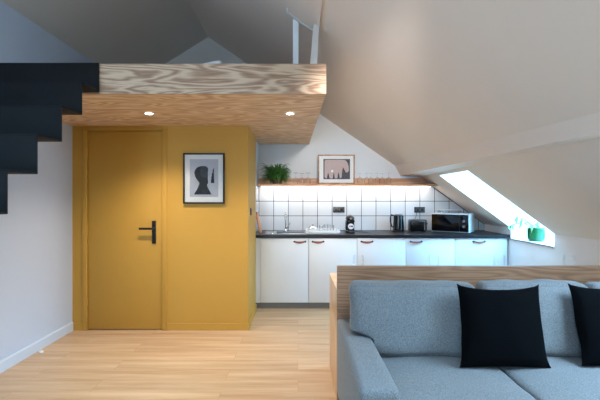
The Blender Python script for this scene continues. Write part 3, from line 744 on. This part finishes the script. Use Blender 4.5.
obj('face_patch', MB().prism([U(*p) for p in [(142, 116), (172, 114), (192, 120), (199, 135), (197, 165), (198, 196), (160, 196), (144, 180)]], BY - .0228, BY - .0222), M['artmid'], a_, 'lighter slate patch', ang=10)
fea = [(220, 236), (219, 215), (224, 205), (220, 195), (227, 185), (224, 172), (232, 160), (231, 145), (242, 126), (241, 160), (244, 236)]
obj('feather', MB().prism([U(*p) for p in fea], BY - .0222, BY - .0212), M['artdark'], a_, 'small dark feather shape', ang=10)
obj('glazing', MB().box(gx0 + .016, gx1 - .016, BY - .0265, BY - .025, gz0 + .016, gz1 - .016), M['picglass'], t)

# ------------------------------------------------------------ window plant
cx, cy, cz = 2.672, 4.60, .868
t = thing('potted_plant', 'glossy green pot with a drooping leafy plant on the skylight sill', 'potted plant', (cx, cy, cz + .001))
obj('pot', MB().lathe([(0, 0), (.078, 0), (.080, .012), (.088, .02), (.092, .145), (.086, .145), (.082, .12), (0, .12)], cx, cy, cz + .001, 36), M['gpot'], t)
obj('soil', MB().lathe([(0, .121), (.080, .121), (.080, .130), (0, .132)], cx, cy, cz + .001, 28), M['soil'], t)
rnd = random.Random(3)
sm_ = []
arcs = [((-.03, .0), (-.16, -.02, .26), (-.33, -.03, .16)), ((.01, .0), (-.09, .0, .24), (-.20, .02, .27)), ((.03, .02), (.03, .03, .18), (.04, .04, .21)), ((-.01, -.02), (-.06, -.04, .2), (-.14, -.06, .22))]
lf = bmesh.new()
def leaf(base, d, L0, wd, droop):
    d = Vector(d).normalized(); sd = d.cross(Vector((0, 0, 1))).normalized(); rows = []
    for i in range(7):
        u = i / 6; c = base + d * L0 * u + Vector((0, 0, -droop * u * u)); ww = wd * math.sin(math.pi * (u * .9 + .07))
        rows.append((lf.verts.new(c - sd * ww), lf.verts.new(c - Vector((0, 0, ww * .35))), lf.verts.new(c + sd * ww)))
    for A, B in zip(rows, rows[1:]):
        lf.faces.new((A[0], A[1], B[1], B[0])); lf.faces.new((A[1], A[2], B[2], B[1]))
for (b0, b1, b2) in arcs:
    p0 = Vector((cx + b0[0], cy + b0[1], cz + .128)); p1 = Vector((cx + b1[0], cy + b1[1], cz + b1[2])); p2 = Vector((cx + b2[0], cy + b2[1], cz + b2[2]))
    pts = [(1 - u) ** 2 * p0 + 2 * u * (1 - u) * p1 + u * u * p2 for u in [i / 8 for i in range(9)]]
    obj('stem', MB().tube(pts, .004, 6), M['stem'], t)
    for i in (4, 5, 6, 7, 8):
        for s2 in (-1, 1):
            leaf(pts[i], (rnd.uniform(-1, .1), s2 * rnd.uniform(.2, .9), rnd.uniform(-.8, .2)), rnd.uniform(.05, .085), .012, rnd.uniform(.01, .05))
mb = MB(); mb.merge(lf)
obj('foliage', mb, M['leaf2'], t)

# ------------------------------------------------------------ desk behind the sofa
PY = 2.67; DXL = .256; DXR = 2.54
t = thing('desk', 'wooden desk with tall back panel standing behind the sofa', 'desk', (1.4, 3.0, 0))
obj('privacy_panel', MB().box(DXL, DXR, PY, PY + .036, 0.001, .905, .0015), M['oak'], t, 'tall brown oak panel facing the sofa', ang=20)
obj('desktop', MB().box(DXL, DXR, PY + .0365, 3.33, .705, .742, .0015), M['oaktop'], t, 'pale oak top', ang=20)
obj('side_panel', MB().box(DXL, DXL + .036, PY + .0365, 3.33, .001, .7045, .0015), M['oaktop'], t, ang=20)
obj('side_panel', MB().box(DXR - .036, DXR, PY + .0365, 3.33, .001, .7045, .0015), M['oaktop'], t, ang=20)
# glasses on the desk
dl = [(.43, 'by the left end of the desk'), (.98, 'left of the fully visible black cushion'), (1.46, 'above the fully visible black cushion'), (1.975, 'below the green potted plant')]
g0 = None
for i, (x, wl) in enumerate(dl):
    X_ = x + .012; Y_ = 3.0
    pr = [(0, 0), (.034, 0), (.035, .002), (.004, .007), (.0035, .075), (.012, .084), (.034, .106), (.042, .135), (.041, .165), (.035, .190)]
    ob = obj('wine_glass', MB().lathe(pr, X_, Y_, .743, 26), M['thinglass'])
    tag(recenter(ob, (X_, Y_, .743)), 'clear wine glass peeking over the wood panel, ' + wl, 'wine glass', 'wine glasses on the desk')

# ------------------------------------------------------------ sofa
def softbox(x0, x1, y0, y1, z0, z1, r=.05, puff=(0, 0, 0), cuts=14, wr=.004, seed=0, fn=None):
    b = bmesh.new(); bmesh.ops.create_cube(b, size=2.0)
    bmesh.ops.subdivide_edges(b, edges=b.edges[:], cuts=cuts, use_grid_fill=True)
    hx, hy, hz = (x1 - x0) / 2, (y1 - y0) / 2, (z1 - z0) / 2; c = Vector(((x0 + x1) / 2, (y0 + y1) / 2, (z0 + z1) / 2))
    def spread(u):   # more vertices near the edges
        return math.copysign(1 - (1 - abs(u)) ** 1.5, u)
    for v in b.verts:
        u = Vector((spread(v.co.x), spread(v.co.y), spread(v.co.z)))
        p = Vector((u.x * hx, u.y * hy, u.z * hz))
        q = Vector((max(-hx + r, min(hx - r, p.x)), max(-hy + r, min(hy - r, p.y)), max(-hz + r, min(hz - r, p.z))))
        d = p - q
        if d.length > 1e-6: p = q + d.normalized() * min(r, d.length if max(abs(u.x), abs(u.y), abs(u.z)) < .999 else r)
        fx, fy, fz = (1 - u.x ** 4), (1 - u.y ** 4), (1 - u.z ** 4)
        p.x += puff[0] * u.x * fy * fz; p.y += puff[1] * u.y * fx * fz; p.z += puff[2] * u.z * fx * fy
        w_ = noise.noise((p + Vector((seed * 3.1, seed, 0))) * 7.0) * wr + noise.noise((p + Vector((seed, 0, 2))) * 22.0) * wr * .35
        if d.length > 1e-6: p += d.normalized() * w_
        p = p + c
        if fn: p = fn(p)
        v.co = p
    mb = MB(); mb.merge(b); return mb

t = thing('sofa', 'grey blue fabric sofa with loose back and seat cushions, in front of the wooden panel', 'sofa', (1.37, 2.1, 0))
AZ = .575
sx0, sx1 = .252, 2.50
obj('frame', softbox(sx0 + .17, sx1 - .17, 1.68, 2.60, .10, .31, .02, cuts=8, wr=.001), M['sofa'], t)
obj('backrest_frame', softbox(sx0 + .165, sx1 - .165, 2.50, 2.655, .311, .72, .03, cuts=8, wr=.001), M['sofa'], t)
obj('arm', softbox(sx0, sx0 + .16, 1.64, 2.655, .09, AZ, .022, (.003, .003, .004), 16, .0015, 1), M['sofa'], t)
obj('arm', softbox(sx1 - .16, sx1, 1.64, 2.655, .09, AZ, .022, (.003, .003, .004), 16, .0015, 2), M['sofa'], t)
for (lx, ly) in ((.30, 1.70), (2.45, 1.70), (.30, 2.58), (2.45, 2.58)):
    obj('leg', MB().cyl(.018, (lx, ly, .001), (lx, ly, .092), 16, .024), M['black'], t)
seams = [.415, 1.057, 1.697, 2.337]
for k in range(3):
    a, b_ = seams[k] + .002, seams[k + 1] - .002
    obj('seat_cushion', softbox(a, b_, 1.66, 2.42, .315, .468, .028, (.0, .006, .012), 18, .004, k + 3), M['sofa'], t)
    ring = []
    zz = .466
backs = [(.300, 1.045), (1.062, 1.70), (1.712, 2.44)]
def backfn(k, x0, x1):
    def fn(p):
        # lean back towards the top, tuck in beside the arms
        h = (p.z - .475) / .38
        p.y += .13 * h
        if k == 0 and p.z < .60:
            lim = .418; f = min(1, (.60 - p.z) / .02); 
            if p.x < lim + .01: p.x = p.x + (max(p.x, lim) - p.x) * f
        if k == 2 and p.z < .60:
            lim = 2.334; f = min(1, (.60 - p.z) / .02)
            if p.x > lim - .01: p.x = p.x + (min(p.x, lim) - p.x) * f
        return p
    return fn
tops = [.848, .850, .845]
for k, (a, b_) in enumerate(backs):
    bc = obj('back_cushion', softbox(a, b_, 2.235, 2.375, .474, tops[k], .045, (.0, .034, .010), 24, .011, k + 9, backfn(k, a, b_)), M['sofa'], t)

# black throw cushions
def throw(name, lab, cx, zb, yb, W, H, T, tilt, yaw=0.0, roll=0.0, shear=0.1):
    b = bmesh.new(); n_ = 26
    sheets = []
    for sgn in (1, -1):
        g = []
        for i in range(n_ + 1):
            row = []
            for j in range(n_ + 1):
                u = -1 + 2 * i / n_; v = -1 + 2 * j / n_
                x = u * W / 2 * (1 - .03 * (1 - v * v) * abs(u)); z = v * H / 2 * (1 - .03 * (1 - u * u) * abs(v))
                h = T / 2 * (max(0, (1 - u * u)) * max(0, (1 - v * v))) ** .42
                wr_ = .006 * noise.noise(Vector((x * 11 + cx, z * 11, sgn * 3.0))) * (1 - max(abs(u), abs(v)) ** 6)
                x += .006 * noise.noise(Vector((z * 9, cx * 5, u * 2))) * abs(u); x *= 1 + .035 * (abs(v) ** 8) * (abs(u) ** 8) * (1.6 if v < 0 else .6)
                sag = -.028 * (1 - u * u) ** .5 * max(0, v) ** 3 if v > 0 else 0
                row.append(b.verts.new((x + shear * (z + H / 2), -sgn * h + wr_, z + sag)))
            g.append(row)
        sheets.append(g)
        for i in range(n_):
            for j in range(n_): b.faces.new((g[i][j], g[i + 1][j], g[i + 1][j + 1], g[i][j + 1]))
    bmesh.ops.remove_doubles(b, verts=b.verts, dist=.0008)
    bmesh.ops.recalc_face_normals(b, faces=b.faces)
    mb = MB(); mb.merge(b)
    Rm = Matrix.Rotation(yaw, 3, 'Z') @ Matrix.Rotation(tilt, 3, 'X') @ Matrix.Rotation(roll, 3, 'Y')
    lowest = None
    for v in mb.bm.verts: v.co = Rm @ (v.co + Vector((0, 0, H / 2)))
    mz = min(v.co.z for v in mb.bm.verts)
    for v in mb.bm.verts: v.co.z -= mz
    o = obj(name, mb, M['pillow']); o.location = (cx, yb, zb); return tag(o, lab, 'cushion', 'black throw cushions on the sofa')
throw('throw_cushion', 'square black throw cushion leaning between the left and middle sofa cushions', 1.055, .484, 2.085, .445, .435, .14, math.radians(-27), 0, math.radians(0.5), .12)
throw('throw_cushion', 'square black throw cushion at the right edge of the photo', 1.69, .484, 2.10, .45, .435, .14, math.radians(-27), 0, math.radians(0.5), .10)

# ------------------------------------------------------------ small things
ob = obj('door_stop', MB().lathe([(0, .001), (.020, .001), (.021, .006), (.017, .014), (.006, .018), (0, .018)], -2.243, 3.58, 0, 24), M['trimw'])
tag(recenter(ob, (-2.243, 3.58, 0)), 'small white round door stop on the floor by the left skirting', 'door stop')
ob = obj('bed_pillow', softbox(-.80, -.60, 3.25, 3.62, 2.3045, 2.455, .04, (.0, .0, .012), 10, .008, 21, lambda p: Vector((p.x, p.y, 2.304 + max(0, p.z - 2.304) * (1 - .3 * max(0, (-.62 - p.x) / .18))))), M['linen'])
tag(recenter(ob, (-.7, 3.4, 2.301)), 'white pillow corner peeking over the edge of the loft platform', 'pillow')

# ------------------------------------------------------------ lights, world, camera
W = bpy.data.worlds.new('World'); S.world = W; W.use_nodes = True
nt = W.node_tree; bg = nt.nodes['Background']
tc = nt.nodes.new('ShaderNodeTexCoord'); sx = nt.nodes.new('ShaderNodeSeparateXYZ'); rp = nt.nodes.new('ShaderNodeValToRGB')
nt.links.new(tc.outputs['Generated'], sx.inputs[0])
mr = nt.nodes.new('ShaderNodeMapRange'); mr.inputs['From Min'].default_value = -1; nt.links.new(sx.outputs['Z'], mr.inputs['Value']); nt.links.new(mr.outputs[0], rp.inputs[0])
rp.color_ramp.elements[0].position = .3; rp.color_ramp.elements[0].color = (.52, .70, .86, 1)
rp.color_ramp.elements[1].position = .75; rp.color_ramp.elements[1].color = (.50, .76, 1, 1)
nt.links.new(rp.outputs[0], bg.inputs['Color'])
bg.inputs['Strength'].default_value = 12.0

l = bpy.data.lights.new('added_kitchen_fill_spot', 'SPOT'); l.energy = 145; l.color = (1, .95, .90); l.spot_size = math.radians(38); l.spot_blend = 1.0; l.shadow_soft_size = .06  # added fill for the kitchen wall, no lamp fitting modelled
lo_ = bpy.data.objects.new('added_kitchen_fill_spot', l); COL.objects.link(lo_); lo_.location = (.42, 1.35, 2.24)
lo_.rotation_euler = (Vector((.52, 5.6, 1.45)) - lo_.location).to_track_quat('-Z', 'Y').to_euler()
def portal(loc, sx_, sy_, direction):
    l = bpy.data.lights.new('daylight_portal', 'AREA'); l.shape = 'RECTANGLE'; l.size = sx_; l.size_y = sy_
    l.cycles.is_portal = True
    o = bpy.data.objects.new('daylight_portal', l); COL.objects.link(o); o.location = loc
    o.rotation_euler = Vector(direction).to_track_quat('-Z', 'Y').to_euler(); return o
# skylight portal in the plane of its opening
pa = bpy.data.lights.new('daylight_portal', 'AREA'); pa.shape = 'RECTANGLE'; pa.size = .84; pa.size_y = 1.5; pa.cycles.is_portal = True
po = bpy.data.objects.new('daylight_portal', pa); COL.objects.link(po)
dn = Vector((-.73, 0, -1)).normalized(); dx = Vector((0, 1, 0)); dyv = (-dn).cross(dx)
Rm = Matrix((dx, dyv, -dn)).transposed().to_4x4(); cxw = 2.42
po2 = po.copy(); po2.data = pa.copy(); po2.data.size = 1.2; po2.data.size_y = .95; COL.objects.link(po2); po2.matrix_world = Matrix.Translation((2.1, 1.6, zl(2.1) + off + .12)) @ Rm
po.matrix_world = Matrix.Translation((cxw, 4.505, zl(cxw) + off + .09)) @ Rm
pb = bpy.data.lights.new('daylight_portal', 'AREA'); pb.shape = 'RECTANGLE'; pb.size = UY1 - UY0; pb.size_y = (UX1 - UX0) * 1.215; pb.cycles.is_portal = True
pq = bpy.data.objects.new('daylight_portal', pb); COL.objects.link(pq)
dn = Vector((-.69, 0, -1)).normalized(); dyv = (-dn).cross(dx)
pq.matrix_world = Matrix.Translation((.1, .8, zu(.1) + .27)) @ Matrix((dx, dyv, -dn)).transposed().to_4x4()
portal(((WX0 + WX1) / 2, YR - .15, (WZ0 + WZ1) / 2), WX1 - WX0, WZ1 - WZ0, (0, 1, 0))

cam = bpy.data.cameras.new('camera'); co = bpy.data.objects.new('camera', cam); COL.objects.link(co)
co.location = (0, 0, CAMZ); co.rotation_euler = (math.radians(90), 0, 0)
cam.sensor_width = 36; cam.lens = F * 36 / 600; cam.shift_x = 2 / 600; cam.shift_y = -2 / 600; cam.clip_start = .05
S.camera = co
for o in bpy.data.objects:
    if '_local' in o: del o['_local']
S.view_settings.view_transform = 'Standard'; S.view_settings.look = 'None'; S.view_settings.gamma = 1
S.view_settings.exposure = 1.09; S.view_settings.use_curve_mapping = False
